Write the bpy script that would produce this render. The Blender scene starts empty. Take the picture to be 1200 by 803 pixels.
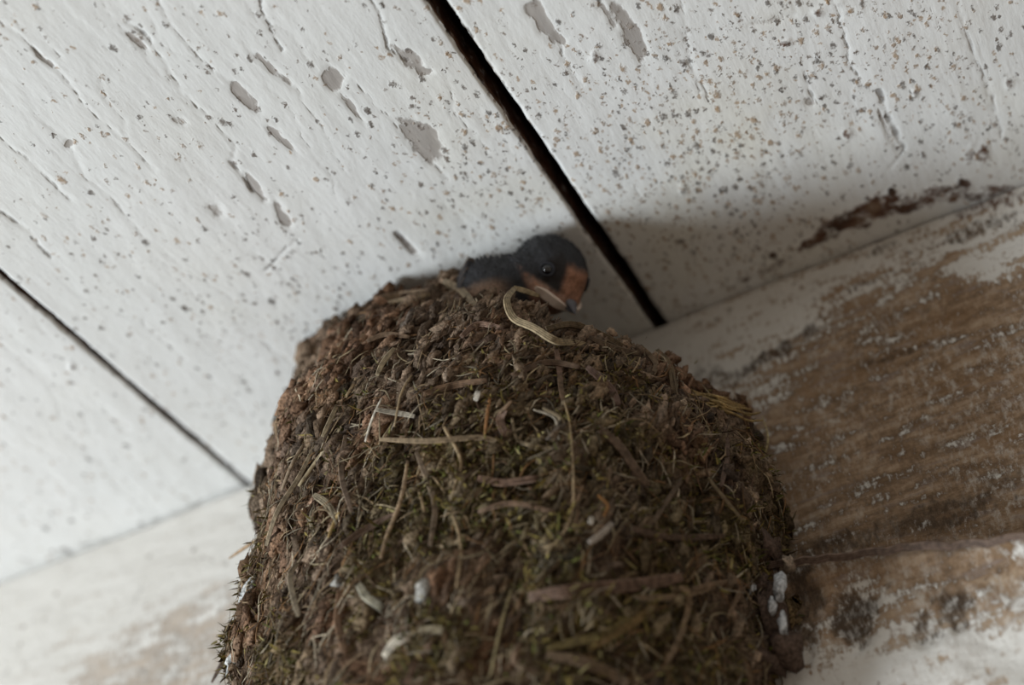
import bpy, math, random
import numpy as np
from mathutils import Vector, Matrix

random.seed(7); RNG = np.random.default_rng(7)
scene = bpy.context.scene; COL = scene.collection
H = 2.3                                   # height of the ceiling; everything below is written with the ceiling at z = 0

# ------------------------------------------------------------------ camera
F_PX = 1900.0
_B = np.array([1198., -1456., -F_PX]); _E = np.array([-(F_PX**2 + 65083)/630, -(44.7 + .39*(F_PX**2 + 65083)/630), -F_PX])
_Y = _B/np.linalg.norm(_B); _X = -_E; _X = _X - (_X @ _Y)*_Y; _X /= np.linalg.norm(_X); _Z = np.cross(_X, _Y)
ROT = np.array([_X, _Y, _Z])              # rows: world axes seen from the camera
def ray(u, v):
    w = ROT @ np.array([u - 600., -(v - 401.5), -F_PX]); return w/np.linalg.norm(w)
CAM = -0.55*ray(530, 473)
cam = bpy.data.cameras.new('camera'); cam_o = bpy.data.objects.new('camera', cam); COL.objects.link(cam_o)
cam.sensor_width = 23.6; cam.lens = F_PX/1200*23.6; cam.clip_start = .01
M = Matrix([list(ROT[i]) + [CAM[i]] for i in range(3)] + [[0, 0, 0, 1]]); cam_o.matrix_world = M
cam.dof.use_dof = True; cam.dof.focus_distance = .440; cam.dof.aperture_fstop = 3.6
scene.camera = cam_o
RIGHT = ROT[:, 0]; UP = ROT[:, 1]; BACK = ROT[:, 2]

# ------------------------------------------------------------------ light
world = bpy.data.worlds.new('world'); scene.world = world; world.use_nodes = True
bg = world.node_tree.nodes['Background']; bg.inputs[0].default_value = (1.0, .85, .70, 1); bg.inputs[1].default_value = .31
def area(name, loc, target, size, power, color):
    l = bpy.data.lights.new(name, 'AREA'); l.size = size; l.energy = power; l.color = color; l.shape = 'DISK'
    o = bpy.data.objects.new(name, l); COL.objects.link(o); o.location = loc
    o.rotation_euler = (Vector(target) - Vector(loc)).to_track_quat('-Z', 'Y').to_euler(); return o
area('daylight_from_the_doorway', (-1.52, -1.02, -.98), (.06, -.05, 0), .66, 55, (.86, .94, 1.0))
scene.view_settings.view_transform = 'Standard'; scene.view_settings.look = 'None'
scene.view_settings.exposure = 0; scene.view_settings.gamma = 1; scene.view_settings.use_curve_mapping = False

# ------------------------------------------------------------------ helpers: points
def on_ceil(u, v, z=0.):
    w = ray(u, v); return CAM + w*((z - CAM[2])/w[2])
def on_wall(u, v, y=0.):
    w = ray(u, v); return CAM + w*((y - CAM[1])/w[1])

# ------------------------------------------------------------------ helpers: noise
_T = np.random.default_rng(3).random((64, 64, 64))
def vnoise(x, y, z=0.):
    x, y, z = np.broadcast_arrays(np.asarray(x, float), np.asarray(y, float), np.asarray(z, float))
    xi, yi, zi = np.floor(x).astype(int), np.floor(y).astype(int), np.floor(z).astype(int)
    fx, fy, fz = x - xi, y - yi, z - zi
    fx, fy, fz = [f*f*(3 - 2*f) for f in (fx, fy, fz)]
    r = 0
    for a in (0, 1):
        for b in (0, 1):
            for c in (0, 1):
                r = r + _T[(xi + a) % 64, (yi + b) % 64, (zi + c) % 64]*(fx if a else 1 - fx)*(fy if b else 1 - fy)*(fz if c else 1 - fz)
    return r
def fbm(x, y, z=0., octv=4):
    s = 0; a = .5; t = 0
    for o in range(octv):
        s = s + a*vnoise(x*2**o + 7.3*o, y*2**o + 3.1*o, np.asarray(z, float)*2**o + 5.7*o); t += a; a *= .5
    return s/t
def sst(x, a, b):
    t = np.clip((x - a)/(b - a), 0, 1); return t*t*(3 - 2*t)

# ------------------------------------------------------------------ helpers: meshes
class MB:
    def __init__(s): s.v = []; s.f = []; s.c = []; s.n = 0
    def add(s, V, F, col=None):
        V = np.asarray(V, float); s.v.append(V)
        s.f += [tuple(int(i) + s.n for i in f) for f in F]; s.n += len(V)
        c = np.ones((len(V), 4)); 
        if col is not None: c[:] = col
        s.c.append(c)
    def strand(s, P, hw, th, side=None, col=None, taper=.5):
        """a blade or stalk: rings of six points along P"""
        P = np.asarray(P, float); n = len(P); T = np.gradient(P, axis=0); T /= np.linalg.norm(T, axis=1)[:, None] + 1e-12
        ref = np.array(side if side is not None else BACK, float); V = []
        fluted = hw > .0006; SEC = ((1, 0), (.75, 1), (.5, .35), (.25, 1), (0, .35), (-.25, 1), (-.5, .35), (-.75, 1), (-1, 0), (-.55, -.8), (.5, -.7)) if fluted else ((1, 0), (.6, 1), (-.6, .9), (-1, 0), (-.55, -.8), (.5, -.7)); m = len(SEC)
        for i in range(n):
            a = np.cross(T[i], ref); la = np.linalg.norm(a); a = a/la if la > 1e-6 else np.array([1., 0, 0])
            b = np.cross(a, T[i]); t = i/(n - 1); k = 1 - taper*abs(2*t - 1)**3
            for q, (ca, cb) in enumerate(SEC): V.append(P[i] + a*ca*hw*k + b*cb*th*k)
        F = []
        for i in range(n - 1):
            for q in range(m):
                r = (q + 1) % m; F.append((i*m + q, i*m + r, i*m + m + r, i*m + m + q))
        F.append(tuple(range(m))[::-1]); F.append(tuple((n - 1)*m + q for q in range(m)))
        C_ = np.tile(np.array(col, float), (n*m, 1))
        if fluted: C_[:, :3] *= np.tile([.8, 1.1, .5, 1.1, .5, 1.1, .55, 1.1, .8, .7, .7], n)[:, None]*(1 + RNG.normal(0, .06, n*m))[:, None]
        s.add(V, F, C_)
    def build(s, name, mat, parent=None, smooth=True):
        V = np.concatenate(s.v); return mk(name, V, s.f, mat, parent, {'tint': np.concatenate(s.c)}, smooth)
def mk(name, V, F, mat, parent=None, attrs=None, smooth=True):
    V = np.asarray(V, float)
    me = bpy.data.meshes.new(name); off = np.array(parent['_base']) if parent is not None else None
    if off is None: off = V.mean(axis=0)
    L = V - off
    me.from_pydata(L.tolist() if len(L) < 5000 else list(map(tuple, L)), [], F)
    for k, a in (attrs or {}).items():
        at = me.attributes.new(k, 'FLOAT_COLOR', 'POINT'); at.data.foreach_set('color', np.asarray(a, np.float32).ravel())
    if smooth: me.polygons.foreach_set('use_smooth', [True]*len(me.polygons))
    me.materials.append(mat); me.update()
    o = bpy.data.objects.new(name, me); COL.objects.link(o)
    if parent is not None: o.parent = parent
    else: o.location = off
    return o
def thing(name, loc, label=None, cat=None, group=None, kind=None):
    o = bpy.data.objects.new(name, None); COL.objects.link(o); o.location = loc; o['_base'] = list(map(float, loc)); o.empty_display_size = .01
    if kind: o['kind'] = kind
    if label: o['label'] = label; o['category'] = cat
    if group: o['group'] = group
    return o
def grid_faces(nx, ny, flip=False, wrap=False):
    i, j = np.meshgrid(np.arange(nx if wrap else nx - 1), np.arange(ny - 1), indexing='ij'); i = i.ravel(); j = j.ravel(); i2 = (i + 1) % nx
    q = np.stack([i*ny + j, i2*ny + j, i2*ny + j + 1, i*ny + j + 1], 1)
    return [tuple(r) for r in (q[:, ::-1] if flip else q).tolist()]
def catmull(P, n=6):
    P = [np.array(p, float) for p in P]; P = [2*P[0] - P[1]] + P + [2*P[-1] - P[-2]]; out = []
    for i in range(1, len(P) - 2):
        for k in range(n):
            t = k/n; a, b, c, d = P[i - 1:i + 3]
            out.append(.5*(2*b + (c - a)*t + (2*a - 5*b + 4*c - d)*t*t + (3*b - a - 3*c + d)*t**3))
    out.append(P[-2]); return np.array(out)

# ------------------------------------------------------------------ helpers: materials
class Mat:
    def __init__(s, name, rough=.8, spec=.3):
        s.m = bpy.data.materials.new(name); s.m.use_nodes = True; s.t = s.m.node_tree; s.b = s.t.nodes['Principled BSDF']
        s.b.inputs['Roughness'].default_value = rough; s.b.inputs['Specular IOR Level'].default_value = spec
        s.tc = s.n('ShaderNodeNewGeometry').outputs['Position']
    def n(s, typ, **kw):
        x = s.t.nodes.new(typ)
        for k, v in kw.items(): setattr(x, k, v)
        return x
    def put(s, sock, v):
        if isinstance(v, bpy.types.NodeSocket): s.t.links.new(v, sock)
        elif isinstance(v, (tuple, list)) and len(v) == 3 and sock.type == 'RGBA': sock.default_value = (*v, 1)
        else: sock.default_value = v
    def math(s, op, a, b=0., clamp=False):
        x = s.n('ShaderNodeMath', operation=op, use_clamp=clamp); s.put(x.inputs[0], a); s.put(x.inputs[1], b); return x.outputs[0]
    def mul(s, a, b): return s.math('MULTIPLY', a, b)
    def add(s, a, b): return s.math('ADD', a, b)
    def step(s, v, a, b, lo=0., hi=1.):
        x = s.n('ShaderNodeMapRange', interpolation_type='SMOOTHSTEP'); s.put(x.inputs[0], v)
        for k, q in zip((1, 2, 3, 4), (a, b, lo, hi)): s.put(x.inputs[k], q)
        return x.outputs[0]
    def map(s, scale=(1, 1, 1), rot=(0, 0, 0), loc=(0, 0, 0)):
        x = s.n('ShaderNodeMapping'); s.t.links.new(s.tc, x.inputs[0]); x.inputs['Scale'].default_value = scale; x.inputs['Rotation'].default_value = rot; x.inputs['Location'].default_value = loc; return x.outputs[0]
    def noise(s, vec, scale, detail=4., rough=.55, dist=0.):
        x = s.n('ShaderNodeTexNoise'); s.t.links.new(vec, x.inputs['Vector']); x.inputs['Scale'].default_value = scale; x.inputs['Detail'].default_value = detail; x.inputs['Roughness'].default_value = rough; x.inputs['Distortion'].default_value = dist; return x.outputs['Fac']
    def voro(s, vec, scale):
        x = s.n('ShaderNodeTexVoronoi'); s.t.links.new(vec, x.inputs['Vector']); x.inputs['Scale'].default_value = scale; return x.outputs['Distance'], x.outputs['Color']
    def mix(s, fac, a, b):
        x = s.n('ShaderNodeMix', data_type='RGBA'); s.put(x.inputs[0], fac); s.put(x.inputs[6], a); s.put(x.inputs[7], b); return x.outputs[2]
    def ramp(s, fac, stops):
        x = s.n('ShaderNodeValToRGB'); s.put(x.inputs[0], fac); e = x.color_ramp.elements
        while len(e) < len(stops): e.new(.5)
        for k, (p, c) in enumerate(stops): e[k].position = p; e[k].color = (*c, 1)
        return x.outputs[0]
    def attr(s, name):
        x = s.n('ShaderNodeAttribute', attribute_name=name); y = s.n('ShaderNodeSeparateColor'); s.t.links.new(x.outputs['Color'], y.inputs[0]); return x.outputs['Color'], y.outputs[0], y.outputs[1], y.outputs[2], x.outputs['Alpha']
    def sep(s, c):
        y = s.n('ShaderNodeSeparateColor'); s.put(y.inputs[0], c); return y.outputs
    def bump(s, h, dist, strength=1.):
        x = s.n('ShaderNodeBump'); s.put(x.inputs['Height'], h); x.inputs['Distance'].default_value = dist; x.inputs['Strength'].default_value = strength; s.t.links.new(x.outputs[0], s.b.inputs['Normal'])
    def color(s, c): s.put(s.b.inputs['Base Color'], c); return s.m

def speck_layer(m, scale, rot, thr_lo, thr_hi, density):
    """small dots: each cell has its own radius; density decides how many cells carry one"""
    v = m.map((1, .62, 1), (0, 0, rot))
    nz = m.n('ShaderNodeTexNoise'); m.t.links.new(m.tc, nz.inputs['Vector']); nz.inputs['Scale'].default_value = 900; nz.inputs['Detail'].default_value = 3
    va = m.n('ShaderNodeVectorMath', operation='SUBTRACT'); m.t.links.new(nz.outputs['Color'], va.inputs[0]); va.inputs[1].default_value = (.5, .5, .5)
    vb = m.n('ShaderNodeVectorMath', operation='SCALE'); m.t.links.new(va.outputs[0], vb.inputs[0]); vb.inputs['Scale'].default_value = .0024
    vc = m.n('ShaderNodeVectorMath', operation='ADD'); m.t.links.new(v, vc.inputs[0]); m.t.links.new(vb.outputs[0], vc.inputs[1])
    d, c = m.voro(vc.outputs[0], scale); r = m.sep(c)
    rad = m.add(thr_lo, m.mul(r[1], thr_hi - thr_lo))
    has = m.step(r[0], m.math('SUBTRACT', 1.0, density), m.math('SUBTRACT', 1.03, density))
    edge = m.step(m.math('DIVIDE', d, rad), .35, 1.15, 1., 0.)
    return m.mul(edge, has), r[2]

def ceiling_material():
    m = Mat('old_white_ceiling_paint', .55, .35)
    col, peel, crack, dirt, dens = m.attr('wear_shade')
    n1 = m.noise(m.map(), 9, 3); n2 = m.noise(m.map((1, .25, 1)), 420, 5, .65); n3 = m.noise(m.map(), 900, 3)
    base = m.mix(m.step(n1, .35, .65), (.69, .695, .68), (.73, .73, .715))
    base = m.mix(m.mul(m.step(n2, .5, .75), .16), base, (.47, .44, .40))
    # yellowed bloom where the specks are dense
    base = m.mix(m.mul(dens, m.step(m.noise(m.map(), 26, 3), .4, .7, 0., .5)), base, (.66, .62, .50))
    spk_col = None
    masks = []
    for sc, ro, lo, hi, k in ((640, .5, .20, .48, 1.), (430, .9, .18, .44, .95), (290, .2, .12, .36, .75), (150, 1.3, .08, .22, .5)):
        mk_, hue = speck_layer(m, sc, ro, lo, hi, m.mul(dens, k))
        c = m.ramp(hue, [(0., (.050, .034, .024)), (.35, (.11, .066, .038)), (.7, (.20, .125, .070)), (1., (.36, .235, .13))])
        base = m.mix(m.mul(mk_, .80), base, c); masks.append(mk_)
    pk = m.add(peel, m.mul(m.math('SUBTRACT', m.noise(m.map((1, .5, 1)), 260, 5, .65), .5), 1.5))
    pm = m.mul(m.step(pk, .42, .78), .85)
    wood = m.mix(m.noise(m.map((1, .12, 1)), 700, 4), (.19, .16, .143), (.36, .32, .285))
    base = m.mix(m.mul(pm, .92), base, wood)
    cm = m.step(m.mul(crack, m.step(m.noise(m.map(), 130, 4), .35, .62, .2, 1.)), .2, .95)
    base = m.mix(m.mul(cm, .72), base, (.12, .105, .095))
    dn = m.noise(m.map((1, 1, 1)), 190, 5, .7)
    dm = m.step(m.add(dirt, m.mul(m.math('SUBTRACT', dn, .5), 2.0)), .38, .95)
    base = m.mix(dm, base, m.ramp(m.noise(m.map(), 120, 4), [(.3, (.035, .018, .010)), (.55, (.10, .045, .024)), (.75, (.22, .15, .10))]))
    hgt = m.add(m.mul(n2, .35), m.mul(m.noise(m.map((1, .4, 1)), 120, 4), 1.0))
    hgt = m.add(hgt, m.mul(pm, -.45)); hgt = m.add(hgt, m.mul(cm, -.5))
    hgt = m.add(hgt, m.mul(masks[1], .3)); hgt = m.add(hgt, m.mul(masks[2], .3))
    m.bump(hgt, .0007, .75); return m.color(base)

def beam_material():
    m = Mat('weathered_beam', .85, .2)
    col, brown, spot_shade, red, pale = m.attr('wear_shade')
    st = m.noise(m.map((1, 1, 4)), 60, 6, .62); fl = m.noise(m.map((2.0, 1, 1), (0, .5, 0)), 330, 5, .65)
    big = m.noise(m.map((1, 1, 3)), 28, 3)
    white = m.mix(m.noise(m.map(), 60, 3), (.58, .55, .50), (.70, .68, .64))
    wood = m.ramp(m.add(m.mul(st, .7), m.mul(fl, .3)), [(.32, (.040, .025, .015)), (.44, (.150, .095, .055)), (.54, (.30, .205, .130)), (.70, (.50, .39, .28))])
    wood = m.mix(m.step(big, .5, .68, 0., .55), wood, (.22, .13, .065))
    wood = m.mix(m.mul(m.step(m.noise(m.map((1, 1, 5)), 75, 4), .55, .68), .6), wood, (.24, .19, .165))
    resid = m.mul(m.step(m.noise(m.map((1.8, 1, 1), (0, .6, 0)), 230, 6, .72), .47, .66), m.step(m.noise(m.map(), 40, 3), .32, .60))
    wood = m.mix(m.mul(resid, .8), wood, (.50, .45, .39))
    bm = m.add(brown, m.add(m.mul(m.math('SUBTRACT', st, .5), 2.8), m.mul(m.math('SUBTRACT', fl, .5), 2.2)))
    bm = m.step(bm, .30, .80)
    c = m.mix(bm, white, wood); c = m.mix(m.mul(pale, .38), c, white)
    sm = m.step(m.add(spot_shade, m.mul(m.math('SUBTRACT', fl, .5), 1.6)), .35, 1.1)
    c = m.mix(m.mul(sm, .9), c, (.055, .038, .026))
    rm = m.step(m.add(red, m.mul(m.math('SUBTRACT', fl, .5), 1.6)), .35, 1.)
    c = m.mix(m.mul(rm, .9), c, (.075, .028, .016))
    # small specks here too
    mk_, hue = speck_layer(m, 230, .3, .12, .32, .25)
    c = m.mix(m.mul(mk_, .6), c, (.12, .08, .05))
    h = m.add(m.mul(st, 1.2), m.add(m.mul(fl, .5), m.mul(bm, -.3)))
    m.bump(h, .0012, .8); return m.color(c)

def tint_material(name, rough=.85, spec=.15, nscale=600, var=.5, bumpd=.0004, sheen=0., streak=None):
    m = Mat(name, rough, spec); c = m.attr('tint')[0]
    n = m.noise(m.map() if streak is None else m.map(streak), nscale, 4)
    k = m.n('ShaderNodeMix', data_type='RGBA', blend_type='MULTIPLY'); k.inputs[0].default_value = 1
    m.put(k.inputs[6], c); m.put(k.inputs[7], m.ramp(n, [(.3, (1 - var,)*3), (.7, (1 + var*.4,)*3)]))
    m.bump(n, bumpd, .8); return m.color(k.outputs[2])

MAT_CEIL = ceiling_material(); MAT_BEAM = beam_material()
MAT_MUD = tint_material('dried_mud', .92, .1, 1100, .7, .0011)
MAT_STRAW = tint_material('dry_grass', .7, .2, 700, .55, .0002)
MAT_MOSS = tint_material('moss', .85, .15, 500, .3, .0002)
MAT_PLUME = tint_material('plumage', .62, .3, 1500, .42, .0004)
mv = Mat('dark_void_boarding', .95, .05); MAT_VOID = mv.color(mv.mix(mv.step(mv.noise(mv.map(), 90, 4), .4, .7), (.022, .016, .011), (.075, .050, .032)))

# ------------------------------------------------------------------ ceiling boards
def axis(lo, hi, dlo, dhi, step, far=.03):
    a = np.arange(dlo, dhi + 1e-9, step) if dhi > dlo else np.array([])
    a = a[(a > lo) & (a < hi)]
    s0 = a[0] if len(a) else hi; s1 = a[-1] if len(a) else lo
    pre = np.arange(lo, s0 - far*.3, far) if s0 > lo else np.array([])
    post = np.arange(hi, s1 + far*.3, -far)[::-1] if hi > s1 and len(a) else np.array([])
    return np.unique(np.concatenate([pre, a, post, [lo, hi]]))

def pline(pts, w, k=1.): return ('line', [on_ceil(*p)[:2] for p in pts], w, k)
def blob(u, v, ru, rv, ang=0., k=1.):
    """an oval stain: centre and half sizes read off the photo, turned into metres on the ceiling"""
    c = on_ceil(u, v)[:2]; a = math.radians(ang)
    e1 = on_ceil(u + ru*math.cos(a), v + ru*math.sin(a))[:2] - c; e2 = on_ceil(u - rv*math.sin(a), v + rv*math.cos(a))[:2] - c
    return ('blob', c, np.linalg.inv(np.stack([e1, e2], 1)), k)
PEELS = [blob(284, 110, 26, 7, 45), blob(330, 164, 22, 5, 48, .8), blob(320, 82, 34, 5, 42, .85), blob(390, 94, 15, 11, 60, .9), blob(413, 130, 22, 4, 54, .8),
         blob(497, 165, 34, 17, 42), blob(478, 68, 24, 8, 40, .95), blob(497, 84, 10, 4, 20), blob(635, 25, 34, 11, 55, .95), blob(655, 45, 12, 5, 60), blob(740, 38, 44, 10, 62, .95),
         blob(330, 252, 18, 6, 58, .9), blob(254, 245, 12, 8, 30, .75), blob(80, 168, 7, 5, 0, .8), blob(300, 222, 22, 4, 52, .8), blob(478, 288, 17, 4, 44, .95),
         blob(715, 20, 20, 5, 50, .8), blob(212, 142, 9, 5, 20, .65), blob(1040, 150, 26, 3, 64, .7), blob(160, 50, 20, 4, 45, .9), blob(50, 68, 18, 3, 45, .9),
         blob(950, 122, 8, 6, 20, .85), blob(905, 25, 25, 5, -12, .55)]
CRACKS = [pline([(150, 25), (172, 47), (193, 72), (205, 98), (250, 140), (276, 172), (272, 190), (305, 236)], .00055),
          pline([(150, 25), (176, 50)], .0011), pline([(268, 188), (308, 238)], .0011),
          pline([(-5, 25), (30, 45), (62, 78), (98, 120), (140, 160), (180, 200)], .0006, .8), pline([(38, 55), (62, 78)], .001), pline([(45, 40), (72, 66)], .0005, .7),
          pline([(430, -5), (450, 30), (455, 58), (478, 72)], .0009), pline([(0, 160), (30, 185), (83, 236)], .0008, .8), pline([(0, 246), (22, 262), (62, 302)], .001, .9),
          pline([(185, -5), (200, 28), (235, 72), (262, 92)], .0005, .75), pline([(305, -5), (308, 20), (333, 60)], .0006), pline([(345, 104), (380, 150), (405, 200)], .0005, .6),
          pline([(40, 130), (78, 165), (100, 208), (132, 232), (170, 280)], .0007, .6), pline([(118, 92), (122, 118), (147, 140), (146, 158)], .0006, .6),
          pline([(465, 273), (492, 300)], .0014), pline([(310, 318), (350, 280)], .0008, .8), pline([(300, 298), (330, 322), (350, 345)], .0006, .7), pline([(305, 398), (340, 425)], .0008, .7),
          pline([(413, 95), (465, 150)], .0006, .8), pline([(518, 85), (532, 120), (530, 130), (560, 160), (572, 182)], .0005, .7), pline([(510, 190), (524, 210)], .0008, .7),
          pline([(655, 50), (662, 72), (682, 100)], .0007, .9), pline([(985, 28), (993, 55), (995, 75), (1014, 104), (1028, 108)], .0007), pline([(1028, 106), (1044, 142), (1060, 174)], .0014),
          pline([(1060, 176), (1042, 198)], .0008), pline([(975, -5), (985, 20), (980, 28)], .0006), pline([(1120, -5), (1136, 50), (1160, 110), (1176, 162)], .0008, .7), pline([(1130, -5), (1150, 60), (1166, 116)], .0006, .5),
          pline([(942, 84), (948, 108), (958, 124)], .0007, .8), pline([(795, -5), (815, 90), (832, 120)], .0006, .7), pline([(1105, 90), (1130, 140), (1140, 172)], .0005, .5),
          pline([(800, 40), (812, 88), (820, 110)], .0006, .6), pline([(560, -5), (600, 60)], .0004, .4), pline([(770, -5), (790, 30)], .0006, .6),
          pline([(200, 520), (240, 545), (275, 575)], .0006, .35), pline([(0, 645), (45, 660)], .0009, .7), pline([(95, 640), (120, 634), (160, 628)], .0013, .9), pline([(75, 645), (84, 650)], .003, .9),
          pline([(180, 612), (235, 590), (287, 569), (330, 553)], .0011, .85),
          pline([(0, 400), (60, 455), (75, 495)], .0005, .5), pline([(0, 330), (40, 372), (60, 400)], .0004, .4)]
DIRTS = [blob(1010, 252, 60, 14, -22, .95), blob(955, 282, 34, 7, -24, .9), blob(905, 312, 30, 5, -22, .65), blob(860, 330, 40, 4, -21, .5), blob(1075, 238, 25, 12, -20, .8), blob(1110, 225, 40, 11, -8, .75), blob(1170, 228, 40, 12, 5, .7), blob(1130, 214, 10, 6, 0, .9),
         blob(1150, 180, 8, 12, 20, .7), blob(905, 300, 7, 5, 0, .9), blob(1046, 224, 7, 5, 0, .9), blob(800, 220, 5, 7, 0, .6), blob(980, 3, 10, 6, 0, .6), blob(958, 15, 8, 6, 0, .8), blob(920, 50, 7, 4, 0, .7), blob(1072, 110, 5, 5, 0, .8), blob(992, 157, 6, 6, 0, .8), blob(1185, 98, 6, 6, 0, .7), blob(1135, 180, 6, 12, 20, .6),
         blob(84, 428, 5, 6, 0, .6), blob(160, 500, 30, 6, -10, .25), blob(700, 66, 5, 7, 0, .7)]
def paint_marks(X, Y, items, base=None):
    out = np.zeros_like(X) if base is None else base
    wx = X + (fbm(X*260, Y*160, 1.5, 3) - .5)*.0030; wy = Y + (fbm(X*260, Y*160, 9.5, 3) - .5)*.0030
    for it in items:
        if it[0] == 'blob':
            _, c, I, k = it; a = I[0, 0]*(wx - c[0]) + I[0, 1]*(wy - c[1]); b = I[1, 0]*(wx - c[0]) + I[1, 1]*(wy - c[1])
            out = np.maximum(out, k*sst(a*a + b*b + (fbm(X*420, Y*260, 5.5, 3) - .5)*2.2, 1.9, .2))
        else:
            _, P, w, k = it
            for p, q in zip(P[:-1], P[1:]):
                lo = np.minimum(p, q) - .006; hi = np.maximum(p, q) + .006
                m_ = (X > lo[0]) & (X < hi[0]) & (Y > lo[1]) & (Y < hi[1])
                if not m_.any(): continue
                x = wx[m_]; y = wy[m_]; dd = q - p; L = dd @ dd + 1e-12
                t = np.clip(((x - p[0])*dd[0] + (y - p[1])*dd[1])/L, 0, 1)
                ds = np.hypot(x - p[0] - t*dd[0], y - p[1] - t*dd[1]); out[m_] = np.maximum(out[m_], k*sst(ds, w*1.15, w*.1))
    return out
def random_cracks():
    r = np.random.default_rng(11); out = []
    for i in range(150):
        x = r.uniform(-.9, 1.0) if i % 2 else r.uniform(-.2, .2); y = r.uniform(-.9, .0) if i % 2 else r.uniform(-.22, 0); P = [np.array([x, y])]
        for k in range(r.integers(3, 8)): P.append(P[-1] + np.array([r.normal(0, .0018), r.uniform(.004, .011)]))
        out.append(('line', P, r.uniform(.0003, .0006), r.uniform(.3, .62)))
    return out
CRACKS += random_cracks()
def density(X, Y):
    d = .16 + 0*X
    for (u, v, ru, k) in ((600, 190, 200, .6), (560, 300, 150, .45), (330, 340, 170, .42), (830, 130, 230, .85), (1000, 60, 240, .6), (850, 300, 180, .75), (1120, 150, 160, .45), (130, 430, 160, .15), (300, 480, 120, .12)):
        c = on_ceil(u, v); e = np.linalg.norm(on_ceil(u + ru, v) - c); d = np.maximum(d, k*np.exp(-((X - c[0])**2 + (Y - c[1])**2)/(e*e)*1.1))
    return np.clip(d*(.55 + .9*fbm(X*38, Y*38, 2.2, 3)), 0, 1)
def plank(x0, x1, rag0, rag1, mat=MAT_CEIL, parent=None):
    xs = axis(x0, x1, max(x0, -.215), min(x1, .235), .0007); ys = axis(-1.1, .09, -.235, .006, .0007)
    X, Y = np.meshgrid(xs, ys, indexing='ij')
    edge0 = (X - x0); edge1 = (x1 - X)
    W = np.stack([paint_marks(X, Y, PEELS), paint_marks(X, Y, CRACKS), paint_marks(X, Y, DIRTS), density(X, Y)], -1)
    # dirty, chipped arrises along the gaps
    W[..., 1] = np.maximum(W[..., 1], .8*sst(np.minimum(edge0/max(rag0, 1e-5), edge1/max(rag1, 1e-5)) + (fbm(X*60, Y*420, 4., 3) - .5)*2.4, .6, .1))
    Zs = -(fbm(X*45, Y*14, .7, 4) - .5)*.0011 + .00035*W[..., 0] + .00025*W[..., 1] - .0009*W[..., 2]*fbm(X*500, Y*500, .2, 2)
    r = .0009; e = np.minimum(edge0, edge1); Zs += np.where(e < r, (r - np.sqrt(np.maximum(0, r*r - (r - e)**2)))*.8, 0)
    Xw = X + np.where(edge0 < .004, (fbm(0*X, Y*160, 1., 3) - .5)*.0009*(1 - edge0/.004), 0) + np.where(edge1 < .004, (fbm(0*X, Y*160, 8., 3) - .5)*.0009*(1 - edge1/.004), 0)
    nx, ny = X.shape; V = np.stack([Xw, Y, Zs], -1).reshape(-1, 3); F = grid_faces(nx, ny, flip=True); A = W.reshape(-1, 4)
    # sides and top: a real board 16 mm thick
    ring = [i*ny for i in range(nx)] + [(nx - 1)*ny + j for j in range(1, ny)] + [i*ny + ny - 1 for i in range(nx - 2, -1, -1)] + [j for j in range(ny - 2, 0, -1)]
    n0 = len(V); k = len(ring); prev = ring
    for zz in (.0009, .004, .009, .016):
        T = V[ring].copy(); T[:, 2] = zz; T[:, 0] += (fbm(T[:, 0]*0, T[:, 1]*300, zz*900, 3) - .5)*.0008*(zz < .015)
        n0 = len(V); V = np.concatenate([V, T]); A = np.concatenate([A, np.tile([0, 0, 1., 0], (len(T), 1))]); cur = [n0 + q for q in range(k)]
        F += [(prev[q], prev[(q + 1) % k], cur[(q + 1) % k], cur[q]) for q in range(k)]; prev = cur
    F += [tuple(prev)]
    return mk('board', V, F, mat, parent, {'wear_shade': A})
ceil = thing('ceiling', (0, 0, 0), kind='structure')
GAP1 = on_ceil(641, 190)[0]; GAP2 = on_ceil(145, 444)[0]
plank(-.9, GAP2 - .0009, .001, .0006, parent=ceil); plank(GAP2 + .0009, GAP1 - .0024, .0006, .0006, parent=ceil); plank(GAP1 + .0024, 1.0, .0012, .001, parent=ceil)
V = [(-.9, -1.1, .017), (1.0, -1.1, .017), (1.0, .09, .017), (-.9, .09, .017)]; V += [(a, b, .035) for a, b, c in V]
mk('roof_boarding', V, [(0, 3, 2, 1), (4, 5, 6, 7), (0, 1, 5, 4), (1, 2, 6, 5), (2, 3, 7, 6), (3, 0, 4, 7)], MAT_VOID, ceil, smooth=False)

# ------------------------------------------------------------------ beam behind the nest
def wblob(u, v, ru, rv, ang=0., k=1., y=0.):
    c = on_wall(u, v, y); a = math.radians(ang)
    e1 = on_wall(u + ru*math.cos(a), v + ru*math.sin(a), y) - c; e2 = on_wall(u - rv*math.sin(a), v + rv*math.cos(a), y) - c
    return ('blob', c[[0, 2]], np.linalg.inv(np.stack([e1[[0, 2]], e2[[0, 2]]], 1)), k)
def beam(name, x0, x1, z0, z1, marks, dens_box):
    xs = axis(x0, x1, dens_box[0], dens_box[1], .0009); zs = axis(z0, z1, dens_box[2], z1 - .0004, .0009)
    X, Z = np.meshgrid(xs, zs, indexing='ij')
    W = marks(X, Z)
    rough = sst(W[..., 0], .3, .9)
    Yd = (fbm(X*30, Z*110, 3.3, 4) - .5)*(.0014 + .0022*rough) + (fbm(X*140, Z*330, 1.3, 3) - .5)*(.0004 + .0012*rough)
    e = np.minimum(Z - z0, z1 - Z); r = .0025; Yd = Yd + np.where(e < r, r - np.sqrt(np.maximum(0, r*r - (r - e)**2)), 0)
    nx, nz = X.shape; V = np.stack([X, Yd, Z], -1).reshape(-1, 3); F = grid_faces(nx, nz)
    return V, F, W, nx, nz
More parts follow.
